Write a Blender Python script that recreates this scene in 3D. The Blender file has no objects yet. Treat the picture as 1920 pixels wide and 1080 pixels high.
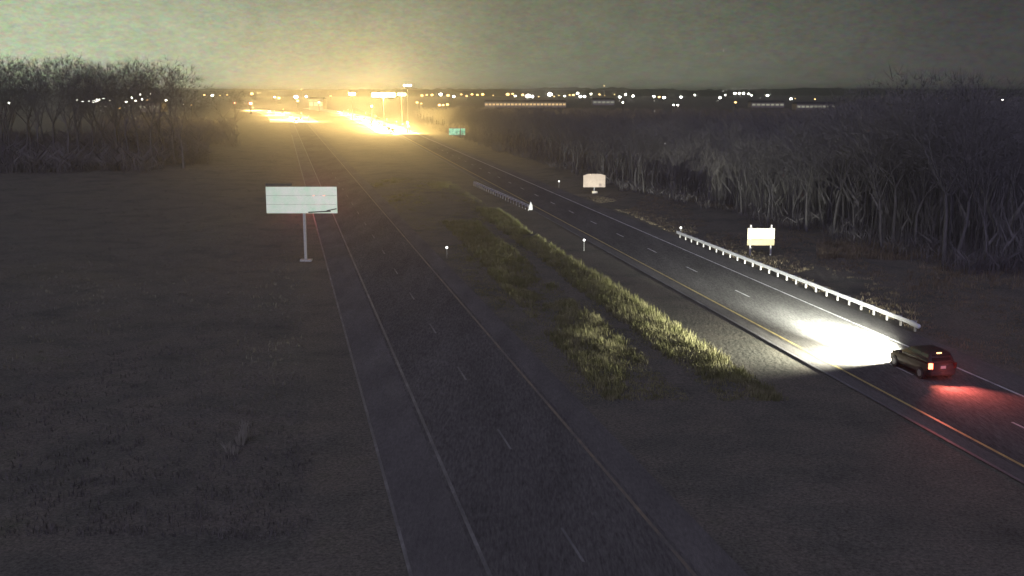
import bpy, bmesh, math, random
from mathutils import Vector, Matrix, Euler

random.seed(7)
scene = bpy.context.scene
col = scene.collection
PI = math.pi

# ------------------------------------------------------------------ camera, sky, moonlight, exposure
CAM_H = 16.5
F_PX, PITCH = 2000.0, math.atan((540 - 172) / 2000.0)
cam_data = bpy.data.cameras.new("camera")
cam = bpy.data.objects.new("camera", cam_data)
col.objects.link(cam)
cam_data.sensor_width = 36.0
cam_data.lens = 36.0 * F_PX / 1920.0
cam_data.clip_start, cam_data.clip_end = 0.5, 30000.0
cam.location = (0, 0, CAM_H)
cam.rotation_euler = (PI / 2 - PITCH, 0, 0)
scene.camera = cam

scene.view_settings.view_transform = "Standard"
scene.view_settings.look = "None"
scene.view_settings.exposure = 0.0
scene.view_settings.gamma = 1.0
scene.view_settings.use_curve_mapping = False
scene.render.engine = "CYCLES"
scene.cycles.use_denoising = True
scene.cycles.use_adaptive_sampling = True
scene.cycles.adaptive_threshold = 0.03
scene.cycles.max_bounces = 3
scene.cycles.diffuse_bounces = 1
scene.cycles.glossy_bounces = 2
scene.cycles.volume_bounces = 0
scene.cycles.sample_clamp_direct = 60.0
scene.cycles.sample_clamp_indirect = 2.0
scene.cycles.caustics_reflective = False
scene.cycles.caustics_refractive = False

world = bpy.data.worlds.new("World")
scene.world = world
world.use_nodes = True
wt = world.node_tree
wt.nodes.clear()


def wn(kind, **kw):
    n = wt.nodes.new(kind)
    for k, v in kw.items():
        setattr(n, k, v)
    return n


w_out = wn("ShaderNodeOutputWorld")
w_bg = wn("ShaderNodeBackground")
w_tc = wn("ShaderNodeTexCoord")
# town glow: brightest low over the town to the left of the road, fading with the angle from it
GLOW_AZ, GLOW_EL = math.radians(-40), math.radians(2)
gdir = (math.sin(GLOW_AZ) * math.cos(GLOW_EL), math.cos(GLOW_AZ) * math.cos(GLOW_EL), math.sin(GLOW_EL))
w_dot = wn("ShaderNodeVectorMath", operation="DOT_PRODUCT")
w_dot.inputs[1].default_value = gdir
w_map = wn("ShaderNodeMapRange")
w_map.interpolation_type = "SMOOTHSTEP"
w_map.inputs[1].default_value = math.cos(math.radians(85))
w_map.inputs[2].default_value = 1.0
w_ramp = wn("ShaderNodeValToRGB")
e = w_ramp.color_ramp.elements
e[0].position, e[0].color = 0.0, (0.027, 0.026, 0.031, 1)
e[1].position, e[1].color = 1.0, (0.56, 0.63, 0.43, 1)
for p_, c_ in ((0.40, (0.074, 0.073, 0.071, 1)), (0.837, (0.190, 0.203, 0.148, 1)), (0.96, (0.35, 0.385, 0.275, 1)), (0.99, (0.50, 0.555, 0.385, 1))):
    k_ = e.new(p_)
    k_.color = c_
# the glow lies low: it weakens with height
w_sep = wn("ShaderNodeSeparateXYZ")
w_el = wn("ShaderNodeMapRange")
w_el.inputs[1].default_value, w_el.inputs[2].default_value = 0.0, 0.10
w_el.inputs[3].default_value, w_el.inputs[4].default_value = 1.12, 0.80
# low cloud, mottled
w_vec = wn("ShaderNodeVectorMath", operation="MULTIPLY")
w_vec.inputs[1].default_value = (1.0, 1.0, 2.2)
w_n1 = wn("ShaderNodeTexNoise")
w_n1.inputs["Scale"].default_value, w_n1.inputs["Detail"].default_value = 34.0, 8.0
w_n1.inputs["Roughness"].default_value = 0.72
w_n2 = wn("ShaderNodeTexNoise")
w_n2.inputs["Scale"].default_value, w_n2.inputs["Detail"].default_value = 150.0, 8.0
w_n2.inputs["Roughness"].default_value = 0.8
w_m1 = wn("ShaderNodeMapRange")
w_m1.inputs[1].default_value, w_m1.inputs[2].default_value = 0.25, 0.75
w_m1.inputs[3].default_value, w_m1.inputs[4].default_value = 0.86, 1.14
w_mul = wn("ShaderNodeMath", operation="MULTIPLY")
w_tint = wn("ShaderNodeMix", data_type="RGBA")
w_tint.blend_type = "MIX"
w_tint.inputs["A"].default_value = (1, 1, 1, 1)
w_tint.inputs[0].default_value = 0.75
w_c2 = wn("ShaderNodeVectorMath", operation="SCALE")
w_c2.inputs["Scale"].default_value = 2.0
w_mixc = wn("ShaderNodeMix", data_type="RGBA")
w_mixc.blend_type = "MULTIPLY"
w_mixc.inputs[0].default_value = 1.0
L = wt.links.new
L(w_tc.outputs["Generated"], w_dot.inputs[0])
L(w_dot.outputs["Value"], w_map.inputs[0])
L(w_map.outputs[0], w_ramp.inputs[0])
L(w_tc.outputs["Generated"], w_sep.inputs[0])
L(w_sep.outputs["Z"], w_el.inputs[0])
L(w_tc.outputs["Generated"], w_vec.inputs[0])
L(w_vec.outputs[0], w_n1.inputs["Vector"])
L(w_vec.outputs[0], w_n2.inputs["Vector"])
L(w_n1.outputs["Fac"], w_m1.inputs[0])
L(w_m1.outputs[0], w_mul.inputs[0])
L(w_el.outputs[0], w_mul.inputs[1])
L(w_n2.outputs["Color"], w_c2.inputs[0])
L(w_c2.outputs[0], w_tint.inputs["B"])
L(w_ramp.outputs["Color"], w_mixc.inputs["A"])
L(w_tint.outputs["Result"], w_mixc.inputs["B"])
L(w_mixc.outputs["Result"], w_bg.inputs["Color"])
L(w_mul.outputs[0], w_bg.inputs["Strength"])
L(w_bg.outputs[0], w_out.inputs["Surface"])

# the moon behind thin cloud, high behind the camera
moon_data = bpy.data.lights.new("moonlight", "SUN")
moon_data.energy = 0.80
moon_data.angle = math.radians(80)
moon_data.color = (1.0, 0.95, 1.62)
moon = bpy.data.objects.new("moonlight", moon_data)
moon.rotation_euler = (math.radians(58), 0, math.radians(-12))
moon.location = (0, -20, 60)
col.objects.link(moon)

CO, SI = math.cos(PITCH), math.sin(PITCH)


def gp(px, py, h=0.0):
    """where the line of sight through a photo pixel meets the height h"""
    k = (CAM_H - h) / (SI + CO * (py - 540) / F_PX)
    return (px - 960) / F_PX * k, (CO - SI * (py - 540) / F_PX) * k


def at_dist(px, py, d):
    """the point at forward distance d on the line of sight through a photo pixel"""
    hy = CO - SI * (py - 540) / F_PX
    k = d / hy
    return Vector(((px - 960) / F_PX * k, d, CAM_H - (SI + CO * (py - 540) / F_PX) * k))


# ------------------------------------------------------------------ helpers
def tag(o, label=None, cat=None, group=None, kind=None):
    if label:
        o["label"] = label
    if cat:
        o["category"] = cat
    if group:
        o["group"] = group
    if kind:
        o["kind"] = kind
    return o


def empty(name, loc, rz=0.0):
    o = bpy.data.objects.new(name, None)
    o.empty_display_size = 0.3
    o.location = loc
    o.rotation_euler = (0, 0, rz)
    col.objects.link(o)
    return o


def copy_tree(o, parent=None):
    c = o.copy()
    col.objects.link(c)
    c.parent = parent
    for ch in o.children:
        copy_tree(ch, c)
    return c


class MB:
    def __init__(self):
        self.v, self.f = [], []

    def quad(self, a, b, c, d):
        n = len(self.v)
        self.v += [tuple(a), tuple(b), tuple(c), tuple(d)]
        self.f.append((n, n + 1, n + 2, n + 3))

    def tri(self, a, b, c):
        n = len(self.v)
        self.v += [tuple(a), tuple(b), tuple(c)]
        self.f.append((n, n + 1, n + 2))

    def box(self, cx, cy, cz, sx, sy, sz, bevel=0.0, rot=None):
        bm = bmesh.new()
        bmesh.ops.create_cube(bm, size=1.0)
        for q in bm.verts:
            q.co = Vector((q.co.x * sx, q.co.y * sy, q.co.z * sz))
        if bevel:
            bmesh.ops.bevel(bm, geom=bm.edges[:], offset=bevel, segments=2, affect="EDGES", profile=0.7)
        if rot:
            bmesh.ops.rotate(bm, verts=bm.verts, cent=(0, 0, 0), matrix=Euler(rot).to_matrix())
        n = len(self.v)
        bm.verts.ensure_lookup_table()
        self.v += [(q.co.x + cx, q.co.y + cy, q.co.z + cz) for q in bm.verts]
        self.f += [tuple(n + q.index for q in fc.verts) for fc in bm.faces]
        bm.free()

    def tube(self, p0, p1, r0, r1, seg=6, cap=True):
        p0, p1 = Vector(p0), Vector(p1)
        d = (p1 - p0)
        if d.length < 1e-6:
            return
        d.normalize()
        u = d.orthogonal().normalized()
        w = d.cross(u)
        n = len(self.v)
        for p, r in ((p0, r0), (p1, r1)):
            for k in range(seg):
                a = 2 * PI * k / seg
                self.v.append(tuple(p + u * math.cos(a) * r + w * math.sin(a) * r))
        for k in range(seg):
            k2 = (k + 1) % seg
            self.f.append((n + k, n + k2, n + seg + k2, n + seg + k))
        if cap:
            self.f.append(tuple(n + seg - 1 - k for k in range(seg)))
            self.f.append(tuple(n + seg + k for k in range(seg)))

    def loft(self, rings, cap=True):
        n = len(self.v)
        m = len(rings[0])
        for r in rings:
            self.v += [tuple(p) for p in r]
        for i in range(len(rings) - 1):
            for k in range(m):
                k2 = (k + 1) % m
                self.f.append((n + i * m + k, n + i * m + k2, n + (i + 1) * m + k2, n + (i + 1) * m + k))
        if cap:
            self.f.append(tuple(n + m - 1 - k for k in range(m)))
            e_ = n + (len(rings) - 1) * m
            self.f.append(tuple(e_ + k for k in range(m)))

    def ball(self, c, rx, ry, rz, seg=10, rows=6):
        n = len(self.v)
        for i in range(1, rows):
            t = PI * i / rows
            for k in range(seg):
                a = 2 * PI * k / seg
                self.v.append((c[0] + rx * math.sin(t) * math.cos(a), c[1] + ry * math.sin(t) * math.sin(a), c[2] + rz * math.cos(t)))
        top, bot = len(self.v), len(self.v) + 1
        self.v += [(c[0], c[1], c[2] + rz), (c[0], c[1], c[2] - rz)]
        for i in range(rows - 2):
            for k in range(seg):
                k2 = (k + 1) % seg
                self.f.append((n + i * seg + k, n + (i + 1) * seg + k, n + (i + 1) * seg + k2, n + i * seg + k2))
        for k in range(seg):
            k2 = (k + 1) % seg
            self.f.append((top, n + k, n + k2))
            self.f.append((bot, n + (rows - 2) * seg + k2, n + (rows - 2) * seg + k))

    def mesh(self, name, mat=None, smooth=False):
        me = bpy.data.meshes.new(name)
        me.from_pydata(self.v, [], self.f)
        if mat:
            me.materials.append(mat)
        if smooth:
            me.polygons.foreach_set("use_smooth", [True] * len(me.polygons))
        me.update()
        return me

    def build(self, name, mat, parent=None, smooth=False):
        o = bpy.data.objects.new(name, self.mesh(name, mat, smooth))
        col.objects.link(o)
        if parent:
            o.parent = parent
        return o


def link_mesh(name, me, parent=None, loc=(0, 0, 0)):
    o = bpy.data.objects.new(name, me)
    o.location = loc
    col.objects.link(o)
    if parent:
        o.parent = parent
    return o


# ------------------------------------------------------------------ materials
def mat_new(name):
    m = bpy.data.materials.new(name)
    m.use_nodes = True
    return m, m.node_tree, m.node_tree.nodes["Principled BSDF"]


def noisy(name, stops, scale=1.0, detail=8.0, rough=0.9, bump=0.0, bump_scale=None, spec=0.2, stretch=None, fine=None, metallic=0.0):
    """colour ramp over object-space noise, second finer noise on top, bump"""
    m, nt, b = mat_new(name)
    tc = nt.nodes.new("ShaderNodeTexCoord")
    mp = nt.nodes.new("ShaderNodeMapping")
    if stretch:
        mp.inputs["Scale"].default_value = stretch
    nt.links.new(tc.outputs["Object"], mp.inputs["Vector"])
    n = nt.nodes.new("ShaderNodeTexNoise")
    n.inputs["Scale"].default_value = scale
    n.inputs["Detail"].default_value = detail
    n.inputs["Roughness"].default_value = 0.65
    nt.links.new(mp.outputs[0], n.inputs["Vector"])
    r = nt.nodes.new("ShaderNodeValToRGB")
    el = r.color_ramp.elements
    el[0].position, el[0].color = stops[0][0], (*stops[0][1], 1)
    el[1].position, el[1].color = stops[-1][0], (*stops[-1][1], 1)
    for p, c in stops[1:-1]:
        k = el.new(p)
        k.color = (*c, 1)
    nt.links.new(n.outputs["Fac"], r.inputs[0])
    out = r.outputs["Color"]
    if fine:
        n2 = nt.nodes.new("ShaderNodeTexNoise")
        n2.inputs["Scale"].default_value = fine[0]
        n2.inputs["Detail"].default_value = 6.0
        n2.inputs["Roughness"].default_value = 0.8
        nt.links.new(mp.outputs[0], n2.inputs["Vector"])
        mr = nt.nodes.new("ShaderNodeMapRange")
        mr.inputs[1].default_value, mr.inputs[2].default_value = 0.25, 0.75
        mr.inputs[3].default_value, mr.inputs[4].default_value = 1 - fine[1], 1 + fine[1]
        nt.links.new(n2.outputs["Fac"], mr.inputs[0])
        mx = nt.nodes.new("ShaderNodeVectorMath")
        mx.operation = "SCALE"
        nt.links.new(out, mx.inputs[0])
        nt.links.new(mr.outputs[0], mx.inputs["Scale"])
        out = mx.outputs[0]
    nt.links.new(out, b.inputs["Base Color"])
    b.inputs["Roughness"].default_value = rough
    b.inputs["Specular IOR Level"].default_value = spec
    b.inputs["Metallic"].default_value = metallic
    if bump:
        nb = nt.nodes.new("ShaderNodeTexNoise")
        nb.inputs["Scale"].default_value = bump_scale or scale * 4
        nb.inputs["Detail"].default_value = 5.0
        nt.links.new(mp.outputs[0], nb.inputs["Vector"])
        bp = nt.nodes.new("ShaderNodeBump")
        bp.inputs["Strength"].default_value = bump
        bp.inputs["Distance"].default_value = 0.15
        nt.links.new(nb.outputs["Fac"], bp.inputs["Height"])
        nt.links.new(bp.outputs[0], b.inputs["Normal"])
    return m


def plain(name, c, rough=0.6, metallic=0.0, spec=0.4, coat=0.0):
    m, nt, b = mat_new(name)
    # a little grime so that no surface is one flat value
    tc = nt.nodes.new("ShaderNodeTexCoord")
    n = nt.nodes.new("ShaderNodeTexNoise")
    n.inputs["Scale"].default_value, n.inputs["Detail"].default_value = 6.0, 5.0
    nt.links.new(tc.outputs["Object"], n.inputs["Vector"])
    r = nt.nodes.new("ShaderNodeValToRGB")
    r.color_ramp.elements[0].position, r.color_ramp.elements[1].position = 0.3, 0.7
    r.color_ramp.elements[0].color = (c[0] * 0.8, c[1] * 0.8, c[2] * 0.8, 1)
    r.color_ramp.elements[1].color = (min(1, c[0] * 1.1), min(1, c[1] * 1.1), min(1, c[2] * 1.1), 1)
    nt.links.new(n.outputs["Fac"], r.inputs[0])
    nt.links.new(r.outputs[0], b.inputs["Base Color"])
    b.inputs["Roughness"].default_value = rough
    b.inputs["Metallic"].default_value = metallic
    b.inputs["Specular IOR Level"].default_value = spec
    b.inputs["Coat Weight"].default_value = coat
    return m


def glow(name, c, strength, sample=False):
    m, nt, b = mat_new(name)
    b.inputs["Base Color"].default_value = (0.3, 0.3, 0.3, 1)
    b.inputs["Emission Color"].default_value = (*c, 1)
    b.inputs["Emission Strength"].default_value = strength
    if not sample:
        m.cycles.emission_sampling = "NONE"
    return m


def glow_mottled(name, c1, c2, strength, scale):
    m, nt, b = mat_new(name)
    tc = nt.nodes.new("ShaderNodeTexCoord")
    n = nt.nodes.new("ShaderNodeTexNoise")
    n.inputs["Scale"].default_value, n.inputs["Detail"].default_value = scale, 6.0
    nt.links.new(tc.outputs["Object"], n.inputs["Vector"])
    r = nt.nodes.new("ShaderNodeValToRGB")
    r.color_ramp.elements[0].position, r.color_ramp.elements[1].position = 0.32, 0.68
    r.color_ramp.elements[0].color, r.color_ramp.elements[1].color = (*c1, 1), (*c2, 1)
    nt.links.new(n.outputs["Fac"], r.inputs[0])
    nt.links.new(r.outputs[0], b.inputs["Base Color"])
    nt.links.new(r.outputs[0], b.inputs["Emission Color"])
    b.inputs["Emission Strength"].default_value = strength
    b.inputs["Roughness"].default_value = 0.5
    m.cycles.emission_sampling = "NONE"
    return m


M = {}
M["ground"] = noisy("dry_grass_ground", [(0.28, (0.095, 0.095, 0.08)), (0.45, (0.135, 0.13, 0.105)), (0.58, (0.16, 0.147, 0.118)), (0.75, (0.12, 0.125, 0.085))],
                    scale=0.22, detail=10, rough=1.0, bump=0.22, bump_scale=3.5, fine=(7.0, 0.75), spec=0.05)
M["asphalt"] = noisy("worn_asphalt", [(0.3, (0.10, 0.097, 0.089)), (0.5, (0.128, 0.123, 0.112)), (0.7, (0.156, 0.15, 0.137))],
                     scale=0.35, detail=9, rough=1.0, bump=0.25, bump_scale=40, fine=(9.0, 0.6), spec=0.0, stretch=(1.0, 0.16, 1.0))
M["shoulder"] = noisy("shoulder_asphalt", [(0.3, (0.12, 0.116, 0.107)), (0.5, (0.15, 0.144, 0.132)), (0.72, (0.18, 0.172, 0.158))],
                      scale=0.5, detail=9, rough=1.0, bump=0.3, bump_scale=30, fine=(9.0, 0.3), spec=0.0, stretch=(1.0, 0.25, 1.0))
M["gravel"] = noisy("dark_gravel", [(0.3, (0.055, 0.054, 0.05)), (0.55, (0.09, 0.087, 0.08)), (0.75, (0.15, 0.142, 0.125))],
                    scale=2.2, detail=10, rough=1.0, bump=0.8, bump_scale=14, fine=(10.0, 0.5), spec=0.05)
M["bright_paving"] = noisy("brightened_paving", [(0.3, (0.36, 0.35, 0.33)), (0.7, (0.50, 0.485, 0.46))], scale=0.3, rough=0.95, spec=0.05, fine=(4.0, 0.3))  # paled well above the asphalt to brighten the far streaks of light
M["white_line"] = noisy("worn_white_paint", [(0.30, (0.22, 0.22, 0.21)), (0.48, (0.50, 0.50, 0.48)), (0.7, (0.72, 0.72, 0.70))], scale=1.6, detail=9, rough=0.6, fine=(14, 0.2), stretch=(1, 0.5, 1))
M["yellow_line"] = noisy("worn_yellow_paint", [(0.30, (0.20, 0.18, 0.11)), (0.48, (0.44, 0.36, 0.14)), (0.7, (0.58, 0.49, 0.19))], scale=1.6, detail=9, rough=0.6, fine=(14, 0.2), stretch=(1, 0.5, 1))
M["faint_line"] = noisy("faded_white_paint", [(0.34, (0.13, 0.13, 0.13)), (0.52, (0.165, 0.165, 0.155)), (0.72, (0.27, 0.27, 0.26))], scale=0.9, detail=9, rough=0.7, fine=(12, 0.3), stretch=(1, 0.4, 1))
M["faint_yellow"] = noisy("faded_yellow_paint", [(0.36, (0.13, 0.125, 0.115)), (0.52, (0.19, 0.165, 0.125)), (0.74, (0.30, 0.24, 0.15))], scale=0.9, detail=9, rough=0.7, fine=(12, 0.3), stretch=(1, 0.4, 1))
M["steel"] = noisy("galvanised_steel", [(0.3, (0.58, 0.59, 0.58)), (0.7, (0.74, 0.75, 0.73))], scale=2.0, detail=6, rough=0.6, metallic=0.0, spec=0.5)
M["wood_post"] = noisy("weathered_post", [(0.3, (0.22, 0.21, 0.19)), (0.7, (0.42, 0.41, 0.38))], scale=4.0, rough=0.85)
M["white_plate"] = plain("white_plate", (0.62, 0.62, 0.58), rough=0.5)
M["bark"] = noisy("grey_bark", [(0.3, (0.115, 0.112, 0.098)), (0.55, (0.16, 0.154, 0.136)), (0.75, (0.21, 0.202, 0.18))], scale=3.0, detail=7, rough=0.95, bump=0.6, bump_scale=9, stretch=(1, 1, 0.25), spec=0.1)
M["pale_bark"] = noisy("pale_bark", [(0.3, (0.28, 0.27, 0.235)), (0.55, (0.38, 0.367, 0.32)), (0.75, (0.46, 0.445, 0.39))], scale=2.2, detail=7, rough=0.95, bump=0.5, bump_scale=9, stretch=(1, 1, 0.35), spec=0.1)
M["twig"] = noisy("dark_twigs", [(0.3, (0.135, 0.13, 0.112)), (0.7, (0.22, 0.212, 0.184))], scale=0.6, rough=1.0, spec=0.05)
M["brush"] = noisy("bare_brush", [(0.3, (0.11, 0.105, 0.095)), (0.7, (0.19, 0.18, 0.16))], scale=0.3, rough=1.0, spec=0.05, fine=(2.0, 0.3))
M["sapling"] = noisy("bare_saplings", [(0.3, (0.15, 0.145, 0.125)), (0.7, (0.24, 0.232, 0.2))], scale=0.3, rough=1.0, spec=0.05, fine=(2.0, 0.3))
M["tall_grass"] = noisy("tall_dry_grass", [(0.28, (0.10, 0.105, 0.045)), (0.45, (0.17, 0.17, 0.075)), (0.6, (0.24, 0.225, 0.12)), (0.76, (0.18, 0.195, 0.075))],
                        scale=0.55, detail=8, rough=0.9, spec=0.1, fine=(3.0, 0.35))
M["straw"] = noisy("straw_grass", [(0.3, (0.13, 0.11, 0.07)), (0.7, (0.30, 0.25, 0.16))], scale=0.5, rough=0.95, spec=0.05, fine=(3.0, 0.3))
M["field_grass"] = noisy("field_grass", [(0.3, (0.10, 0.097, 0.082)), (0.7, (0.165, 0.155, 0.125))], scale=0.5, rough=0.95, spec=0.05, fine=(3.0, 0.3))
M["ridge"] = noisy("far_ridge", [(0.3, (0.035, 0.037, 0.032)), (0.7, (0.075, 0.072, 0.06))], scale=0.01, rough=1.0, spec=0.0)
M["sign_face"] = noisy("pale_sign_face", [(0.3, (0.72, 0.66, 0.46)), (0.7, (0.82, 0.76, 0.55))], scale=1.5, rough=0.45)
M["sign_lower"] = noisy("cream_lower_panel", [(0.3, (0.40, 0.33, 0.18)), (0.7, (0.48, 0.41, 0.24))], scale=1.5, rough=0.5)
M["sign_far"] = noisy("cream_far_face", [(0.3, (0.62, 0.50, 0.36)), (0.7, (0.74, 0.62, 0.46))], scale=2.0, rough=0.5)
M["sign_post"] = plain("sign_post_steel", (0.34, 0.34, 0.33), rough=0.5, metallic=0.2)
M["sign_glow"] = glow_mottled("glowing_pale_green_sheeting", (0.44, 0.58, 0.44), (0.60, 0.61, 0.55), 0.46, 0.9)  # emission stands in for light falling on the big sign
M["grey_post"] = plain("grey_plastic_post", (0.16, 0.16, 0.15), rough=0.7)
M["dark_metal"] = plain("dark_metal", (0.05, 0.05, 0.05), rough=0.6)
M["green_sign"] = glow_mottled("glowing_green_sheeting", (0.05, 0.30, 0.16), (0.30, 0.62, 0.46), 0.9, 0.8)  # emission stands in for light thrown back by the green sign
M["reflector"] = glow("glowing_reflector", (1.0, 1.0, 0.95), 5.0)  # emission stands in for headlight thrown back by the reflectors
M["paint"] = plain("dark_car_paint", (0.016, 0.016, 0.019), rough=0.6, coat=0.1)
M["paint_silver"] = plain("silver_car_paint", (0.30, 0.31, 0.32), rough=0.3, metallic=0.3, coat=0.5)
M["glass"] = plain("dark_glass", (0.015, 0.016, 0.018), rough=0.08, spec=0.6)
M["rubber"] = plain("tyre_rubber", (0.025, 0.025, 0.025), rough=0.9)
M["rim"] = plain("alloy_rim", (0.40, 0.40, 0.41), rough=0.4, metallic=0.6)
M["plastic"] = plain("black_plastic", (0.03, 0.03, 0.032), rough=0.7)
M["head"] = glow("headlight_lit", (1.0, 0.93, 0.80), 120.0)
M["tail"] = glow("tail_light_lit", (1.0, 0.14, 0.06), 10.0)
M["tail_dark"] = plain("tail_light_dark", (0.20, 0.015, 0.012), rough=0.25)
M["amber"] = glow("high_brake_light", (1.0, 0.45, 0.18), 5.0)
M["lamp_white"] = glow("white_lamp", (1.0, 0.95, 0.84), 40.0)
M["lamp_warm"] = glow("warm_lamp", (1.0, 0.62, 0.22), 4.5)
M["lamp_yellow"] = glow("sodium_lamp", (1.0, 0.62, 0.16), 9.0)
M["flood_lamp"] = glow("flood_lamp", (1.0, 0.70, 0.28), 70.0)
M["lamp_red"] = glow("red_lamp", (1.0, 0.16, 0.10), 30.0)
M["window_lit"] = glow("lit_window", (1.0, 0.66, 0.22), 0.75)
M["window_green"] = glow("lit_window_cool", (0.72, 0.74, 0.42), 0.34)
M["wall"] = noisy("building_wall", [(0.3, (0.20, 0.19, 0.17)), (0.7, (0.32, 0.30, 0.27))], scale=0.4, rough=0.9)
M["roof"] = plain("dark_roof", (0.06, 0.06, 0.06), rough=0.9)
M["pale_litter"] = noisy("pale_plastic", [(0.3, (0.19, 0.185, 0.13)), (0.7, (0.29, 0.28, 0.20))], scale=3.0, rough=0.6)

# ------------------------------------------------------------------ road lines (ground plan)
SR, SL = -0.1775, -0.214                      # dx/dy of the two carriageways


def r_white(y):                               # white right-hand edge line of the far carriageway
    return 25.8 + SR * (y - 69.6)


def l_white(y):                               # white edge line of the near carriageway
    return -7.1 + SL * (y - 64.1) - 2.0e-4 * max(0.0, y - 600.0) ** 2


R_W, L_W = 7.2, 7.1                           # between the edge lines
CR, CL = math.hypot(1, SR), math.hypot(1, SL)


def on_road(x, y, margin=0.0):
    a = x - r_white(y)
    b = x - l_white(y)
    return (-R_W - 1.4 - margin < a < 2.7 + margin) or (-2.8 - margin < b < L_W + 1.8 + margin)


# ------------------------------------------------------------------ ground: one sheet to the horizon
def axis(near_lo, near_hi, step, far_lo, far_hi, grow=1.35):
    xs = []
    v = near_lo
    while v <= near_hi + 1e-6:
        xs.append(v)
        v += step
    s, v = step, xs[-1]
    while v < far_hi:
        s *= grow
        v += s
        xs.append(min(v, far_hi))
    s, v = step, xs[0]
    lo = []
    while v > far_lo:
        s *= grow
        v -= s
        lo.append(max(v, far_lo))
    return lo[::-1] + xs


from mathutils import noise as mnoise


def ground_z(x, y):
    if y > 420 or abs(x) > 160 or y < 8:
        return 0.0
    a = x - r_white(y)
    b = x - l_white(y)
    d = 99.0
    for lo, hi, q in ((-R_W - 5.6, 2.7, a), (-2.8, L_W + 1.8, b)):
        d = min(d, lo - q if q < lo else (q - hi if q > hi else 0.0))
    if d < 1.0:
        return -0.02
    k = min(1.0, (d - 1.0) / 5.0)
    rise = 0.5 * max(0.0, 1.0 - abs(y - 210.0) / 90.0)  # low rise shaped to catch the light of the far lamps
    fade = min(1.0, (420 - y) / 60.0, (160 - abs(x)) / 20.0)
    z = mnoise.noise((x * 0.10, y * 0.05, 0.0)) * 0.35 + mnoise.noise((x * 0.45, y * 0.3, 3.0)) * 0.12
    return -0.02 + k * fade * (z - 0.05 + rise)


xs = axis(-92.0, 92.0, 1.6, -11000, 11000)
ys = axis(14.0, 330.0, 1.6, -400, 14000)
g = MB()
for y in ys:
    for x in xs:
        g.v.append((x, y, ground_z(x, y)))
nx = len(xs)
for j in range(len(ys) - 1):
    for i in range(nx - 1):
        g.f.append((j * nx + i, j * nx + i + 1, (j + 1) * nx + i + 1, (j + 1) * nx + i))
ground = g.build("ground", M["ground"], smooth=True)
tag(ground, kind="structure")


def strip(name, fn, o0, o1, y0, y1, z, mat, step=12.0, parent=None):
    """a strip of constant width along a line x = fn(y), offsets o0..o1"""
    b = MB()
    n = max(1, int((y1 - y0) / step))
    for k in range(n + 1):
        y = y0 + (y1 - y0) * k / n
        b.v += [(fn(y) + o0, y, z), (fn(y) + o1, y, z)]
    for k in range(n):
        b.f.append((2 * k, 2 * k + 1, 2 * k + 3, 2 * k + 2))
    o = b.build(name, mat, parent)
    if not parent:
        tag(o, kind="structure")
    return o


Y0, Y1 = -60.0, 1150.0
road_r = strip("road", r_white, -R_W - 0.35, 0.30, Y0, Y1, 0.030, M["asphalt"])
strip("shoulder", r_white, 0.30, 2.6, Y0, Y1, 0.026, M["shoulder"])
strip("shoulder", r_white, -R_W - 1.35, -R_W - 0.35, Y0, Y1, 0.026, M["shoulder"])
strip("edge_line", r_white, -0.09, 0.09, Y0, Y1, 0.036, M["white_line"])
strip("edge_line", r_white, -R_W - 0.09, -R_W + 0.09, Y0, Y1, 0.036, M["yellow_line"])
strip("pavement_edge", r_white, -R_W - 1.42, -R_W - 1.22, Y0, 420, 0.033, M["faint_line"])
road_l = strip("road", l_white, -0.25, L_W + 0.25, Y0, Y1, 0.030, M["asphalt"])
strip("shoulder", l_white, -2.7, -0.25, Y0, Y1, 0.026, M["shoulder"])
strip("shoulder", l_white, L_W + 0.25, L_W + 1.7, Y0, Y1, 0.026, M["shoulder"])
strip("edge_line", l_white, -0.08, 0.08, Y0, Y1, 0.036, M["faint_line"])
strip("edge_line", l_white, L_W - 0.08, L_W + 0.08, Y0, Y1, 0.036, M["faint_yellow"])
strip("pavement_edge", l_white, -2.80, -2.66, Y0, 420, 0.033, M["faint_line"])
strip("pavement_edge", l_white, L_W + 1.55, L_W + 1.85, Y0, 420, 0.033, M["shoulder"])


# lane dashes: 3 m painted, 12.2 m apart, each one a piece of its road
def dashes(fn, off, y_first, n, mat, parent, half=0.07):
    s = (fn(1) - fn(0))
    b = MB()
    b.quad((-half, -1.55, 0), (half, -1.55, 0), (half + 0, 1.55, 0), (-half, 1.55, 0))
    me = b.mesh("lane_dash", mat)
    for k in range(n):
        y = y_first + k * 12.2
        o = link_mesh("lane_dash", me, parent, (fn(y) + off, y, 0.036))
        o.rotation_euler = (0, 0, -math.atan(s))


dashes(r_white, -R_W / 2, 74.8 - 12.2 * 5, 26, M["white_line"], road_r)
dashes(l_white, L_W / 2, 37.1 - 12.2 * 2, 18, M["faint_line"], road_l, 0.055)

# far crossover road added under the oncoming queue, paled to whiten the streak
cross_pts = [(-38.0, 400.0), (-47.5, 440.0), (-60, 510), (-77, 590), (-106, 735), (-146, 900), (-205, 1100)]


def along(pts, y):
    for (x0, y0), (x1, y1) in zip(pts, pts[1:]):
        if y <= y1:
            return x0 + (x1 - x0) * (y - y0) / (y1 - y0)
    return pts[-1][0]


strip("road", lambda y: along(cross_pts, y), -8.0, 8.0, 425, 1100, 0.05, M["bright_paving"], step=20)
strip("road", l_white, -13.0, 14.0, 590, 1050, 0.054, M["bright_paving"], step=20)  # pale apron added to whiten the left patch of light


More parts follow.
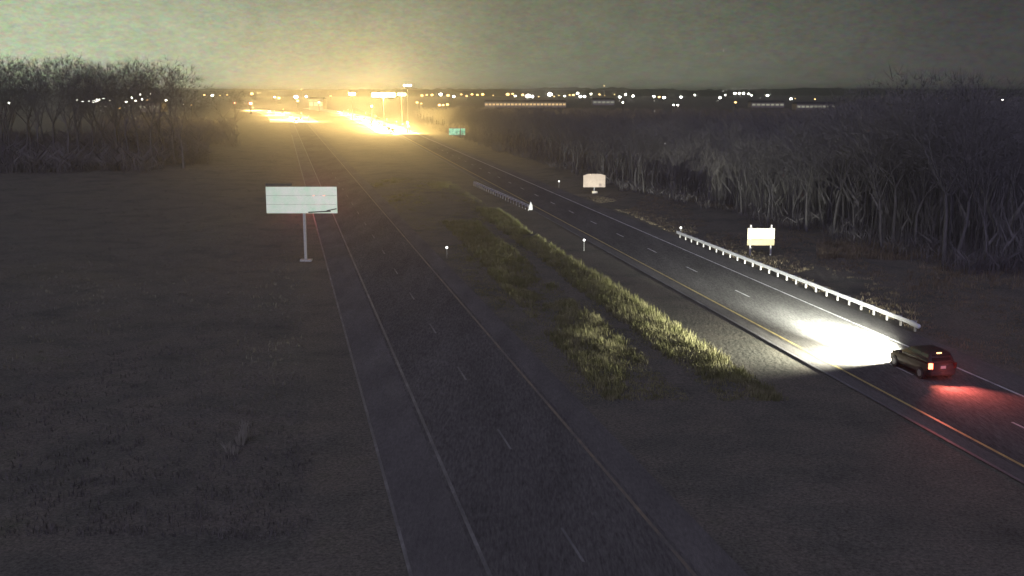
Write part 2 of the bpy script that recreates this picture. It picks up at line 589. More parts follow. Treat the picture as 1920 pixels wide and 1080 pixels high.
# ------------------------------------------------------------------ far ridge on the horizon
def ridge(name, d, x0, x1, base, amp, seed, step):
    b = MB()
    n = int((x1 - x0) / step)
    for k in range(n + 1):
        x = x0 + (x1 - x0) * k / n
        h = base + amp * (mnoise.noise((x * 0.0016, seed, 0)) + 0.6 * mnoise.noise((x * 0.009, seed, 2)) + 0.5 * mnoise.noise((x * 0.035, seed, 5)))
        h = max(2.0, h)
        y = d + 250 * mnoise.noise((x * 0.0006, seed, 8))
        b.v += [(x, y - 60, -1.0), (x, y, h), (x, y + 500, -1.0)]
    for k in range(n):
        for j in range(2):
            a = 3 * k + j
            b.f.append((a, a + 3, a + 4, a + 1))
    o = b.build(name, M["ridge"])
    return tag(o, kind="structure")


ridge("hills", 5200, -6500, 6500, 30, 11, 1.0, 14)
ridge("hills", 3900, -5200, 900, 22, 8, 4.0, 11)


# ------------------------------------------------------------------ bare trees
def tree_meshes(name, seed, height, mat_trunk, mat_twig, twig_n=5, spread=1.0, levels=4, trunk_r=0.22, fork=0.32):
    rnd = random.Random(seed)
    tr, cr = MB(), MB()

    def grow(p, d, length, r, lvl):
        steps = 3 if lvl < 2 else 2
        q = Vector(p)
        dd = Vector(d)
        for s in range(steps):
            dd = (dd + Vector((rnd.gauss(0, 0.10), rnd.gauss(0, 0.10), rnd.gauss(0.03, 0.05)))).normalized()
            n = q + dd * (length / steps)
            r2 = r * (0.84 if lvl < 2 else 0.76)
            (tr if lvl < 2 else cr).tube(q, n, r, r2, 6 if lvl < 1 else (5 if lvl < 2 else 3), cap=False)
            q, r = n, r2
            if lvl >= 1 and lvl < levels and rnd.random() < 0.75:
                side = dd.orthogonal().normalized()
                side.rotate(Matrix.Rotation(rnd.random() * 2 * PI, 3, dd))
                nd = (dd * 0.75 + side * rnd.uniform(0.55, 0.95) * spread + Vector((0, 0, 0.12))).normalized()
                grow(q, nd, length * rnd.uniform(0.5, 0.72), r * 0.6, lvl + 1)
        if lvl < levels:
            n_c = rnd.choice((2, 3)) if lvl else rnd.choice((3, 4))
            a0 = rnd.random() * 2 * PI
            for k in range(n_c):
                side = dd.orthogonal().normalized()
                side.rotate(Matrix.Rotation(a0 + 2 * PI * k / n_c + rnd.gauss(0, 0.3), 3, dd))
                nd = (dd + side * rnd.uniform(0.30, 0.75) * spread).normalized()
                grow(q, nd, length * rnd.uniform(0.60, 0.82), r * rnd.uniform(0.55, 0.72), lvl + 1)
        else:
            for k in range(twig_n):
                nd = (dd + Vector((rnd.gauss(0, 0.5), rnd.gauss(0, 0.5), rnd.gauss(0.1, 0.4)))).normalized()
                e2 = q + nd * length * rnd.uniform(0.5, 1.1)
                w = Vector((rnd.gauss(0, 1), rnd.gauss(0, 1), rnd.gauss(0, 1))).normalized() * 0.022
                cr.tri(q - w, q + w, e2)

    grow((0, 0, -0.2), (rnd.gauss(0, 0.04), rnd.gauss(0, 0.04), 1), height * fork, trunk_r, 0)
    # scale so that the top is exactly at `height`
    top = max(max(p[2] for p in tr.v), max(p[2] for p in cr.v))
    k = height / top
    for b in (tr, cr):
        b.v = [(p[0] * k, p[1] * k, p[2] * k) for p in b.v]
    return tr.mesh("trunk", mat_trunk, True), cr.mesh("crown", mat_twig)


KINDS = [tree_meshes("bare_tree", 11 + i, 20.0, M["bark"], M["twig"], twig_n=6, spread=0.9, levels=4, trunk_r=0.24, fork=0.30) for i in range(5)]
PALE = [tree_meshes("bare_tree", 41 + i, 20.0, M["pale_bark"], M["twig"], twig_n=6, spread=0.8, levels=4, trunk_r=0.30, fork=0.36) for i in range(3)]


def tree(x, y, h, kind, label, group=None, rz=None, name="bare_tree", lean=0.0):
    o = empty(name, (x, y, 0), random.random() * 6.28 if rz is None else rz)
    s = h / 20.0
    o.scale = (s * random.uniform(0.9, 1.1), s * random.uniform(0.9, 1.1), s)
    o.rotation_euler.y = lean
    link_mesh("trunk", kind[0], o)
    link_mesh("crown", kind[1], o)
    tag(o, label, "tree", group)
    return o


# the treeline on the left, against the glow of the town
rnd = random.Random(5)
LEFT_GROUP = "bare trees of the treeline on the left"
tops = [(-60, 96), (-25, 98), (6, 104), (32, 100), (58, 98), (86, 96), (112, 103), (138, 106), (162, 104), (186, 110), (210, 112), (232, 108), (250, 100), (272, 97), (296, 106), (318, 112), (334, 124)]
for i, (px, py) in enumerate(tops):
    d = rnd.uniform(228, 262)
    p = at_dist(px, py, d)
    if px == 272:
        lab = "tallest bare tree near the right end of the left treeline, against glowing sky"
    elif px == 334:
        lab = "last bare tree at the right end of the left treeline beside the distant town lights"
    else:
        lab = "bare tree in the dark front row of the treeline left of the highway"
    tree(p.x, d, p.z + 0.6, KINDS[i % 5], lab, None if px in (272, 334) else LEFT_GROUP)
for i in range(34):
    px, d = rnd.uniform(-160, 325), rnd.uniform(265, 330)
    p = at_dist(px, rnd.uniform(104, 135), d)
    tree(p.x, d, p.z, KINDS[i % 5], "bare tree deep inside the treeline left of the highway", "bare trees behind the left front row")
for px, py, d in ((352, 160, 330), (372, 168, 360), (418, 160, 420), (436, 164, 430)):
    p = at_dist(px, py, d)
    tree(p.x, d, max(9, p.z), KINDS[px % 5], "small bare tree right of the left treeline, before the headlight patch", "small trees past the left treeline")


# undergrowth: bare brush, nobody could count the stems
def brush(name, spots, mat, seed, blades, h0, h1, rad, lean=0.28, wide=1.0):
    rnd = random.Random(seed)
    b = MB()
    for x, y, s in spots:
        for k in range(blades):
            a, r = rnd.random() * 2 * PI, rad * s * math.sqrt(rnd.random())
            bx, by = x + math.cos(a) * r, y + math.sin(a) * r
            h = rnd.uniform(h0, h1) * s
            lx, ly = rnd.gauss(0, lean) * h, rnd.gauss(0, lean) * h
            w = rnd.uniform(0.02, 0.05) * (1 + 0.5 * s) * wide
            t = rnd.random() * PI
            wx, wy = math.cos(t) * w, math.sin(t) * w
            b.tri((bx - wx, by - wy, -0.1), (bx + wx, by + wy, -0.1), (bx + lx, by + ly, h))
            if k % 2:
                b.tri((bx + lx * 0.4, by + ly * 0.4, h * 0.4), (bx + lx * 0.45 + wx, by + ly * 0.45 + wy, h * 0.48),
                      (bx + lx * 0.4 + rnd.gauss(0, lean * 1.2) * h, by + ly * 0.4 + rnd.gauss(0, lean * 1.2) * h, h * 0.85))
    return tag(b.build(name, mat), kind="stuff")


rnd = random.Random(9)
spots = []
for i in range(900):
    px, d = rnd.uniform(-200, 380), rnd.uniform(215, 345)
    x = (px - 960) / F_PX * d * 1.0
    if px > 300 and d < 240:
        continue
    spots.append((x, d, rnd.uniform(0.6, 1.5)))
for i in range(260):
    d = rnd.uniform(330, 560)
    spots.append(((rnd.uniform(200, 440) - 960) / F_PX * d, d, rnd.uniform(0.7, 1.5)))
tag(brush("undergrowth", spots, M["brush"], 3, 34, 1.5, 5.0, 2.2), "dark tangled undergrowth below the treeline on the left")


# ------------------------------------------------------------------ woods on the right
def r_edge(y):                                # edge of the wood
    return r_white(y) + 14.0 + 9.0 * max(0.0, min(1.0, (175 - y) / 65.0)) + (26.0 if y < 96 else 0) * min(1, max(0, (96 - y) / 20))


def wood_height(x, y):
    # the wood falls away towards the distance; the tall trees stand close by on the right
    p = 960 + F_PX * x / y * 0.985
    near = max(0.0, min(1.0, (p - 1480) / 160.0))
    far_h = 16.5 - 26.0 / F_PX * y
    vary = 1.0 + 0.16 * mnoise.noise((x * 0.07, y * 0.07, 4.0)) * (0.4 + near)
    return (max(5.0, min(13.0, far_h)) * (1 - near) + (18.2 - 0.006 * max(0, y - 130)) * near) * vary


WOOD_FRONT = "bare trees along the front of the wood on the right"
rnd = random.Random(21)
# the pale trunks that stand out
big = [(1790, 441, 128, "pale forked bare tree, tallest trunk at the right edge of the wood", -0.03),
       (1745, 432, 310, "pale leaning young tree left of the pale forked tree", 0.06),
       (1838, 440, 150, "pale bare tree just right of the pale forked tree", 0.02),
       (1880, 452, 140, "pale bare tree nearest the right edge of the photo", -0.02),
       (1640, 400, 165, "thin pale tree in the wood above the dry grass strip", 0.0),
       (1580, 375, 172, "slender pale tree left of the dry grass strip in the wood", 0.02)]
for i, (px, py, top, lab, lean) in enumerate(big):
    x, y = gp(px, py)
    h = at_dist(px, top, y).z
    tree(x, y, h, PALE[i % 3], lab, lean=lean)


def wood_label(x, y, row):
    p = 960 + F_PX * x / y * 0.985
    where = ("beyond the small green sign" if p < 1000 else "left of the small cream sign" if p < 1115 else
             "between the two cream signs" if p < 1400 else "above the dry grass strip" if p < 1700 else "at the right photo edge")
    lab = "bare tree, " + ("front", "second", "third")[row] + " row of the right wood, " + where
    return lab, "wood trees: " + lab[11:]


n_front = 0
y = 98.0
while y < 520:
    for row in range(3):
        x = r_edge(y) + row * rnd.uniform(3.0, 6.0) + rnd.uniform(-1.5, 1.5)
        yy = y + rnd.uniform(-2, 2)
        lab, grp = wood_label(x, yy, row)
        tree(x, yy, wood_height(x, yy) * rnd.uniform(0.66, 1.08), KINDS[rnd.randrange(5)], lab, grp)
        n_front += 1
    y += 4.2 + (y - 98) * 0.012
for i in range(70):                           # the taller close trees on the right
    px, y = rnd.uniform(1560, 2050), rnd.uniform(130, 200)
    x = (px - 960) / F_PX * y
    if x < r_edge(y) + 3:
        continue
    tree(x, y, wood_height(x, y) * rnd.uniform(0.62, 1.12), KINDS[rnd.randrange(5)], "tall bare tree deep in the wood at the far right", "tall bare trees of the right wood")

# the rest of the wood reads as one mass
b = MB()
n_m = 0
while n_m < 2300:
    y = 120 + 620 * rnd.random() ** 1.3
    x = r_edge(y) + 10 + rnd.random() ** 1.2 * (200 + 0.5 * y)
    if x / y > 0.62:
        continue
    n_m += 1
    h = wood_height(x, y) * rnd.uniform(0.6, 0.98)
    b.tube((x, y, -0.2), (x + rnd.gauss(0, .3), y + rnd.gauss(0, .3), h * 0.6), 0.16, 0.08, 3, cap=False)
    for k in range(26):
        z0 = h * rnd.uniform(0.2, 0.8)
        a = rnd.random() * 2 * PI
        r = (h - z0) * rnd.uniform(0.2, 0.55) + 0.5
        z1 = min(h, z0 + r * rnd.uniform(0.5, 1.6))
        tx, ty = x + math.cos(a) * r, y + math.sin(a) * r
        w = rnd.uniform(0.03, 0.08)
        b.tri((x, y, z0), (x + w, y + w, z0 + 0.12), (tx, ty, z1))
        for q in range(2):
            f_ = rnd.uniform(0.4, 0.9)
            mx, my, mz = x + (tx - x) * f_, y + (ty - y) * f_, z0 + (z1 - z0) * f_
            b.tri((mx, my, mz), (mx + w * 0.6, my - w * 0.6, mz + 0.05), (mx + rnd.gauss(0, 1.0), my + rnd.gauss(0, 1.0), mz + rnd.uniform(0.2, 1.6)))
tag(b.build("woods", M["twig"]), "dark bare wood that fills the land right of the highway", kind="stuff")
spots = []
for i in range(1500):
    y = 96 + 420 * rnd.random() ** 1.6
    x = r_edge(y) - 2 + rnd.random() ** 1.5 * 70
    spots.append((x, y, rnd.uniform(0.4, 1.1)))
tag(brush("undergrowth", spots, M["brush"], 13, 26, 0.8, 3.0, 1.8, 0.2, 0.6), "dark brush under the trees of the right wood")
spots = []
for i in range(2200):
    y = 100 + 300 * rnd.random() ** 1.5
    x = r_edge(y) + 3 + rnd.random() * 60
    spots.append((x, y, rnd.uniform(0.5, 1.0) * min(1.0, wood_height(x, y) / 14.0)))
tag(brush("saplings", spots, M["sapling"], 14, 26, 2.5, 12.0, 3.0, 0.10, 0.45), "thin bare saplings crowding between the trunks of the right wood")


# ------------------------------------------------------------------ grass
def tufts(name, spots, mat, seed, label):
    rnd = random.Random(seed)
    b = MB()
    for x, y, h, n, rad in spots:
        z0 = ground_z(x, y) - 0.04
        for k in range(n):
            a, r = rnd.random() * 2 * PI, rad * math.sqrt(rnd.random())
            bx, by = x + math.cos(a) * r, y + math.sin(a) * r
            hh = h * rnd.uniform(0.5, 1.15)
            t = rnd.random() * 2 * PI
            w = rnd.uniform(0.012, 0.03)
            lx, ly = math.cos(t + 1.5) * hh * rnd.uniform(0.1, 0.6), math.sin(t + 1.5) * hh * rnd.uniform(0.1, 0.6)
            wx, wy = math.cos(t) * w, math.sin(t) * w
            i = len(b.v)
            b.v += [(bx - wx, by - wy, z0), (bx + wx, by + wy, z0),
                    (bx + wx * 0.7 + lx * 0.35, by + wy * 0.7 + ly * 0.35, z0 + hh * 0.6),
                    (bx - wx * 0.7 + lx * 0.35, by - wy * 0.7 + ly * 0.35, z0 + hh * 0.6), (bx + lx, by + ly, z0 + hh)]
            b.f += [(i, i + 1, i + 2, i + 3), (i + 3, i + 2, i + 4)]
    o = b.build(name, mat)
    return tag(o, label, kind="stuff")


rnd = random.Random(31)
spots, low, field = [], [], []
for i in range(17000):
    y = 56 + 150 * rnd.random() ** 1.25
    lo, hi = l_white(y) + L_W + 2.2, r_white(y) - R_W - 1.6
    v = rnd.random()
    x = lo + (hi - lo) * v
    off = hi - x                              # distance from the edge of the far carriageway
    m = mnoise.noise((x * 0.16, y * 0.045, 1.0)) + 0.5 * mnoise.noise((x * 0.6, y * 0.25, 5.0))
    if 4.6 < off < 7.9 and y < 150:
        k = 0.95 + m
    elif 7.9 <= off < 9.6:
        k = -0.1 + m
    elif 9.6 <= off < 14.2 and y < 136:
        k = 0.85 + m
    elif off <= 4.6:
        k = -0.35 + m * 0.6
    else:
        k = -0.05 + m
    if k > 0.45:
        spots.append((x, y, 0.25 + 0.35 * min(1.2, k), 13, 0.32))
    elif k > -0.35 and off > 5.2 and rnd.random() < 0.75:
        spots.append((x, y, 0.10 + 0.22 * max(0.0, k + 0.2), 8, 0.36))
tufts("tall_grass", spots, M["tall_grass"], 1, "rough tall grass in lit swaths on the median between the roads")
for i in range(5200):                         # verge by the guard rail and the slope behind it
    y = 50 + 120 * rnd.random()
    off = 3.5 + rnd.random() ** 1.3 * 20
    x = r_white(y) + off
    m = mnoise.noise((x * 0.2, y * 0.08, 9.0))
    if m > -0.15:
        low.append((x, y, 0.22 + 0.25 * max(0, m), 9, 0.34))
for i in range(5200):                         # field on the left
    d = 38 + 250 * rnd.random() ** 1.4
    x = (rnd.uniform(-60, 560) - 960) / F_PX * d
    if on_road(x, d, 1.0):
        continue
    field.append((x, d, rnd.uniform(0.12, 0.34), 7, 0.4))
tufts("field_grass", field, M["field_grass"], 6, "short dry grass of the dark field on the left")
tufts("short_grass", low, M["straw"], 2, "short dry grass scattered over the verges and the median")
spots = []
for i in range(420):                          # pale dry strip in front of the wood
    px, py = rnd.uniform(1535, 1790), rnd.uniform(456, 486)
    x, y = gp(px, py)
    spots.append((x, y, rnd.uniform(0.5, 0.9), 12, 0.4))
for i in range(160):
    x, y = gp(rnd.uniform(1700, 1920), rnd.uniform(500, 545))
    spots.append((x, y, rnd.uniform(0.3, 0.7), 12, 0.4))
tufts("dry_grass", spots, M["straw"], 4, "pale dry grass strip in front of the right wood")


# ------------------------------------------------------------------ cars
def make_car(name, paint, right_tail_lit=False, high_light=True):
    root = empty(name, (0, 0, 0))
    # lower body: stations from the rear bumper to the nose
    st = [(-2.30, .74, .42, .92), (-2.24, .84, .34, 1.02), (-2.0, .90, .28, 1.06), (-1.2, .92, .24, 1.05), (0.0, .92, .24, 1.03), (1.0, .92, .24, 1.00),
          (1.6, .90, .25, .95), (2.0, .86, .28, .88), (2.22, .76, .34, .76), (2.30, .60, .40, .66)]
    rings = []
    for y, w, zb, zt in st:
        half = [(0.75 * w, zb), (0.97 * w, zb + .10), (w, zb + .30), (0.985 * w, zt - .14), (0.90 * w, zt - .02), (0.6 * w, zt + .02)]
        rings.append([(x, y, z) for x, z in half] + [(-x, y, z) for x, z in half[::-1]])
    b = MB()
    b.loft(rings)
    body = b.build("body", paint, root, True)
    b = MB()
    cab = [(1.02, -2.20, 1.12, .85), (1.18, -2.16, .92, .82), (1.45, -2.02, .42, .72), (1.60, -1.90, .05, .66), (1.66, -1.72, -.18, .58)]
    rr = []
    for z, y0, y1, w in cab:
        rr.append([(-w * .92, y0, z), (w * .92, y0, z), (w, y0 + .14, z), (w, y1 - .2, z), (w * .86, y1, z), (-w * .86, y1, z), (-w, y1 - .2, z), (-w, y0 + .14, z)])
    b.loft(rr)
    b.build("cabin", paint, root, True)

    def pane(name_, pts, nrm, mat):
        q = MB()
        n = Vector(nrm).normalized()
        a = [Vector(p) + n * 0.012 for p in pts]
        c = [Vector(p) - n * 0.03 for p in pts]
        q.loft([c, a])
        return q.build(name_, mat, root)

    pane("windscreen", [(-.70, .90, 1.14), (.70, .90, 1.14), (.56, .10, 1.56), (-.56, .10, 1.56)], (0, .5, .9), M["glass"])
    pane("rear_window", [(.66, -2.165, 1.16), (-.66, -2.165, 1.16), (-.58, -1.965, 1.52), (.58, -1.965, 1.52)], (0, -.9, .4), M["glass"])
    for s in (-1, 1):
        for y0, y1, t0, t1 in ((-1.95, -1.15, -1.85, -1.15), (-1.08, -.10, -1.08, -.10), (-.03, .62, -.03, .12)):
            pane("side_window", [(s * .825, y0, 1.12), (s * .825, y1, 1.12), (s * .685, t1, 1.52), (s * .685, t0, 1.52)][::s], (s, 0, .35), M["glass"])
        for y in (-1.42, 1.42):
            w = MB()
            w.tube((s * .74, y, .35), (s * .955, y, .35), .35, .35, 20)
            wheel = w.build("wheel", M["plastic"], root, False)
            t = MB()
            t.tube((s * .735, y, .35), (s * .935, y, .35), .352, .352, 20)
            t.build("tyre", M["rubber"], wheel)
            t = MB()
            t.tube((s * .90, y, .35), (s * .962, y, .35), .22, .20, 12)
            for k in range(5):
                a = 2 * PI * k / 5
                t.box(s * .966, y + .11 * math.cos(a), .35 + .11 * math.sin(a), .012, .05, .2, 0, (a - PI / 2, 0, 0))
            t.build("rim", M["rim"], wheel)
        hb = MB()
        hb.box(s * .63, 2.16, .72, .30, .20, .13, .03, (0, 0, -s * .35))
        hb.build("headlight", M["head"], root)
        tb = MB()
        tb.box(s * .76, -2.235, .93, .24, .10, .34, .03, (0, 0, s * .3))
        t = tb.build("tail_light", M["tail"] if (s < 0 or right_tail_lit) else M["tail_dark"], root)
        if s > 0 and not right_tail_lit:
            t["label"] = "unlit tail light"
        mb = MB()
        mb.box(s * .98, .72, 1.10, .20, .12, .14, .04)
        mb.build("mirror", paint, root)
        db = MB()
        db.box(s * .925, -.55, .92, .02, .14, .03, .006)
        db.build("door_handle", M["plastic"], root)
    bb = MB()
    bb.box(0, -2.30, .52, 1.50, .10, .20, .04)
    bb.build("bumper", M["plastic"], root)
    bb = MB()
    bb.box(0, 2.29, .50, 1.15, .08, .18, .03)
    bb.build("bumper", M["plastic"], root)
    bb = MB()
    bb.box(0, -2.30, .86, .32, .02, .16, .004)
    bb.build("number_plate", M["white_plate"], root)
    if high_light:
        bb = MB()
        bb.box(-.12, -1.96, 1.63, .30, .06, .06, .01)
        bb.build("brake_light", M["amber"], root)
    return root


def spot(name, parent, loc, tilt, size, power, color, blend=0.6, radius=0.12, yaw=0.0):
    d = bpy.data.lights.new(name, "SPOT")
    d.energy, d.spot_size, d.spot_blend, d.color, d.shadow_soft_size = power, size, blend, color, radius
    o = bpy.data.objects.new(name, d)
    o.parent = parent
    o.location = loc
    o.rotation_euler = (PI / 2 - tilt, 0, yaw)
    col.objects.link(o)
    return o


AZ_R, AZ_L = -math.atan(SR), -math.atan(SL)   # turn that points local +Y along the road
car = make_car("car", M["paint"])
tx, ty = gp(1745, 688, 0.93)
ux, uy = -math.sin(AZ_R), math.cos(AZ_R)      # forward
rx, ry = uy, -ux                              # right
cxy = (tx + ux * 2.235 + rx * 0.76, ty + uy * 2.235 + ry * 0.76)
car.location = (cxy[0], cxy[1], 0.03)
car.rotation_euler = (0, 0, AZ_R)
tag(car, "dark car on the right carriageway with one red tail light and bright headlight pool", "car")
spot("headlight_beam", car, (-.6, 2.40, .75), math.radians(17.5), math.radians(44), 7.5e5, (0.97, 1.0, 0.92), 1.0)
spot("headlight_beam", car, (.6, 2.40, .75), math.radians(17.5), math.radians(44), 7.5e5, (0.97, 1.0, 0.92), 1.0)
# narrow spots added at the right headlight, each aimed to brighten one sign
for qx, qy, qz, pw, sz in ((25.6, 109.0, 2.9, 1.0e5, 6.6), (13.5, 176.5, 3.0, 0.9e5, 2.2)):
    v = Vector((qx - cxy[0], qy - cxy[1], 0))
    v.rotate(Euler((0, 0, -AZ_R)))
    v = v - Vector((.6, 2.40, 0))
    spot("headlight_beam", car, (.6, 2.40, .75), -math.atan((qz - .75) / v.length), math.radians(sz), pw, (1.0, 0.96, 0.84), 0.5, 0.08, -math.atan2(v.x, v.y))
spot("headlight_spill", car, (.6, 2.45, .75), math.radians(3.5), math.radians(36), 7.0e4, (0.97, 1.0, 0.92), 1.0, 0.12, math.radians(-9))
spot("headlight_spill", car, (-.4, 2.45, .85), math.radians(6), math.radians(150), 7.0e4, (1.0, 0.98, 0.84), 1.0, 0.12, math.radians(34))
spot("tail_glow", car, (-.76, -2.45, .95), math.radians(34), math.radians(70), 420.0, (1.0, 0.20, 0.14), 0.9, 0.08, PI)
spot("tail_glow", car, (.76, -2.45, .95), math.radians(20), math.radians(60), 620.0, (1.0, 0.17, 0.16), 0.9, 0.08, PI)
spot("tail_glow", car, (-.2, -2.5, .95), math.radians(6), math.radians(100), 3000.0, (1.0, 0.16, 0.13), 0.9, 0.08, PI)

# unseen car added behind the big sign as source of red light
stopped = make_car("car", M["paint_silver"], True, False)
sx_, sy_ = gp(618, 378)
stopped.location = (l_white(165) - 1.3, 165, 0.03)
stopped.rotation_euler = (0, 0, AZ_L)
tag(stopped, "unseen car added behind the big left sign for red light on the road", "car")
spot("tail_glow", stopped, (0, -2.5, .95), math.radians(4), math.radians(46), 9000.0, (1.0, 0.16, 0.18), 0.9, 0.1, PI)

# oncoming cars far away: the queue on the crossover road and the row on the near carriageway
YEL = (1.0, 0.76, 0.34)
far = make_car("car", M["paint"], False, False)
first = True


def oncoming(x, y, toward, power, label, group, tilt=10.5):
    global first
    o = far if first else copy_tree(far)
    first = False
    o.location = (x, y, 0.06)
    o.rotation_euler = (0, 0, toward)
    tag(o, label, "car", group)
    spot("headlight_beam", o, (0, 2.45, .8), math.radians(tilt), math.radians(21), power, YEL, 0.8, 0.2)


QG = "oncoming cars queued on the crossover road"
for y in (438, 462, 492, 528, 570, 622, 690, 770, 860):
    x = along(cross_pts, y)
    a = math.atan2(along(cross_pts, y - 15) - x, 15)
    oncoming(x - 1.5, y, PI + a, 4e5 * (y / 440.0) ** 1.2, "oncoming car with blazing headlights in the long white streak below the sodium lamps", QG)
LG = "oncoming cars on the near carriageway"
for y, off in ((600, 1.8), (640, 5.2), (700, 1.8), (790, 1.8), (900, 1.8)):
    oncoming(l_white(y) + off, y, PI + AZ_L, 5e5 * (y / 600.0) ** 1.2, "oncoming car with blazing headlights in the white patch left of the long streak", LG)


# ------------------------------------------------------------------ guard rails
def w_beam(b, p0, p1, z):
    """corrugated rail between two plan points"""
    p0, p1 = Vector((*p0, 0)), Vector((*p1, 0))
    d = (p1 - p0).normalized()
    s = Vector((d.y, -d.x, 0))
    prof = [(-.156, 0), (-.12, .07), (-.06, .075), (0, .015), (.06, .075), (.12, .07), (.156, 0)]
    back = [(z_, x_ - .006) for z_, x_ in prof[::-1]]
    ring = prof + back
    b.loft([[p + s * x_ + Vector((0, 0, z + z_)) for z_, x_ in ring] for p in (p0, p1)])


def guard_rail(name, line, y_near, n, label, side, post_mat):
    """rail along x = line(y), starting at y_near; side = -1 when traffic passes on the left of it"""
    root = empty(name, (line(y_near), y_near, 0))
    ox, oy = line(y_near), y_near
    sl = line(1) - line(0)
    step = 1.905 / math.hypot(1, sl)
    pm, bm_, nm = MB(), MB(), MB()
    pm.box(0, 0, .36, .12, .16, .78, .008)
    post = pm.mesh("post", post_mat)
    bm_.box(0, 0, .58, .15, .15, .36, .008)
    block = bm_.mesh("spacer_block", post_mat)
    for k in range(n + 1):
        x, y = line(y_near + k * step) - ox, k * step
        po = link_mesh("post", post, root, (x - side * 0.31, y, 0))
        po.rotation_euler = (0, 0, -math.atan(sl))
        bo = link_mesh("spacer_block", block, root, (x - side * 0.16, y, 0))
        bo.rotation_euler = (0, 0, -math.atan(sl))
    for k in range(0, n, 2):
        b = MB()
        y0, y1 = k * step, (k + 2) * step + 0.15
        if side < 0:
            w_beam(b, (line(y_near + y1) - ox, y1), (line(y_near + y0) - ox, y0), .61 + (0.0015 if (k // 2) % 2 else 0))
        else:
            w_beam(b, (line(y_near + y0) - ox, y0), (line(y_near + y1) - ox, y1), .61 + (0.0015 if (k // 2) % 2 else 0))
        b.build("rail", M["steel"], root)
    return tag(root, label, "guard rail"), root


def rail_line_r(y):
    return 27.75 - 0.1835 * (y - 74.0)


gr, _ = guard_rail("guard_rail", rail_line_r, 73.0, 26, "long steel guard rail on posts lit by headlights right of the right carriageway", -1, M["wood_post"])
b = MB()
b.tube((0.05, -1.15, .61), (-0.02, 0, .61), .16, .19, 10)
b.ball((0.06, -1.2, .61), .17, .2, .17, 10, 6)
b.build("end_terminal", M["steel"], gr)


def rail_line_m(y):
    return 2.6 + (-4.3 / 19.3) * (y - 150.0)


gm, _ = guard_rail("guard_rail", rail_line_m, 150.0, 22, "far steel guard rail with white end marker on the median", 1, M["wood_post"])
b = MB()
b.loft([[(-.30, yy, .15), (.30, yy, .15), (.26, yy, .80), (.05, yy, 1.30), (-.02, yy, 1.30)] for yy in (-.5, -.43)])
b.build("end_marker", M["white_plate"], gm)


# ------------------------------------------------------------------ signs
def px_m(y):                                  # metres per photo pixel at forward distance y
    return y / F_PX * 1.005


# big sign on the left
bx, by = gp(574, 490)
s = px_m(by)
sign = empty("road_sign", (bx, by, 0))
tag(sign, "large pale rectangular sign on one post by the left shoulder", "sign")
z_of = lambda py: at_dist(574, py, by).z
x_of = lambda px: at_dist(px, 375, by).x - bx
zt, zb, x0, x1 = z_of(350), z_of(400), x_of(499), x_of(632)
n_p = 3
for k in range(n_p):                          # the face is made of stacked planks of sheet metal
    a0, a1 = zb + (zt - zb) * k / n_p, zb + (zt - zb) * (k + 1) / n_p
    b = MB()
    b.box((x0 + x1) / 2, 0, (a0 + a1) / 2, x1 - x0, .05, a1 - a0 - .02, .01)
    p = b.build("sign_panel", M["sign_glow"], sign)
b = MB()
b.box(x0 + 1.3, -.02, zt + .20, 2.6, .06, .22, .01)
b.build("top_bracket", M["dark_metal"], sign)
b = MB()
b.box(x1 - 1.75, -.06, zb + .16, 2.2, .06, .11, .01, (0, -0.05, 0))
b.box(x1 - .55, -.06, zb + .36, 1.0, .06, .09, .01, (0, -0.2, 0))
b.build("cross_bar", M["dark_metal"], sign)
b = MB()
b.box(-0.05, .18, zt / 2, .26, .26, zt - .1, .02)
b.build("post", M["sign_post"], sign)
b = MB()
b.box(0, .1, .10, 1.15, .8, .2, .03)
b.build("base_plate", M["sign_post"], sign)

# cream sign close to the guard rail
ax, ay = gp(1407, 478)
cx_, cy_ = gp(1444, 480)
my = (ay + cy_) / 2
sign2 = empty("road_sign", ((ax + cx_) / 2, my, 0))
tag(sign2, "bright cream sign on two legs behind the guard rail", "sign")
zf = lambda py: at_dist(1428, py, my).z
s = px_m(my)
w2, top, bot = 51 * s, zf(428), zf(460)
for k, (z0, z1) in enumerate(((bot, bot + (top - bot) * .34), (bot + (top - bot) * .36, top))):
    b = MB()
    b.box(0, 0, (z0 + z1) / 2, w2, .04, z1 - z0, .012)
    b.build("sign_panel", M["sign_face" if k else "sign_lower"], sign2)
for sx in (-1, 1):
    b = MB()
    b.box(sx * w2 * .38, .10, (top + .35) / 2, .16, .12, top + .35, .012)
    b.build("post", M["sign_post"], sign2)

# smaller cream sign further on
bx, by = gp(1114, 364)
sign3 = empty("road_sign", (bx, by, 0))
tag(sign3, "small cream sign on a thin post further along the right verge", "sign")
zf = lambda py: at_dist(1114, py, by).z
s = px_m(by)
top, bot = zf(326), zf(351)
b = MB()
b.loft([[(-20.5 * s, yy, bot), (20.5 * s, yy, bot), (20.5 * s, yy, top - .25), (11 * s, yy, top), (-11 * s, yy, top), (-20.5 * s, yy, top - .25)] for yy in (.02, -.02)])
b.build("sign_panel", M["sign_far"], sign3)
b = MB()
b.box(0, .09, top / 2 - .1, .12, .10, top - .2, .01)
b.build("post", M["sign_post"], sign3)
b = MB()
b.box(.1, .05, .25, .9, .5, .5, .12)
b.build("footing", M["sign_face"], sign3)

# green sign in the distance
p = at_dist(857, 247, 400)
sign4 = empty("road_sign", (p.x, 400, 0))
tag(sign4, "small green sign shining at the roadside beyond the glare", "sign")
s = px_m(400)
b = MB()
b.box(0, 0, p.z, 30 * s, .05, 12 * s, .02)
b.build("sign_panel", M["green_sign"], sign4)
for sx in (-1, 1):
    b = MB()
    b.box(sx * 8 * s, .10, p.z / 2, .16, .12, p.z + 1.5, .01)
    b.build("post", M["sign_post"], sign4)

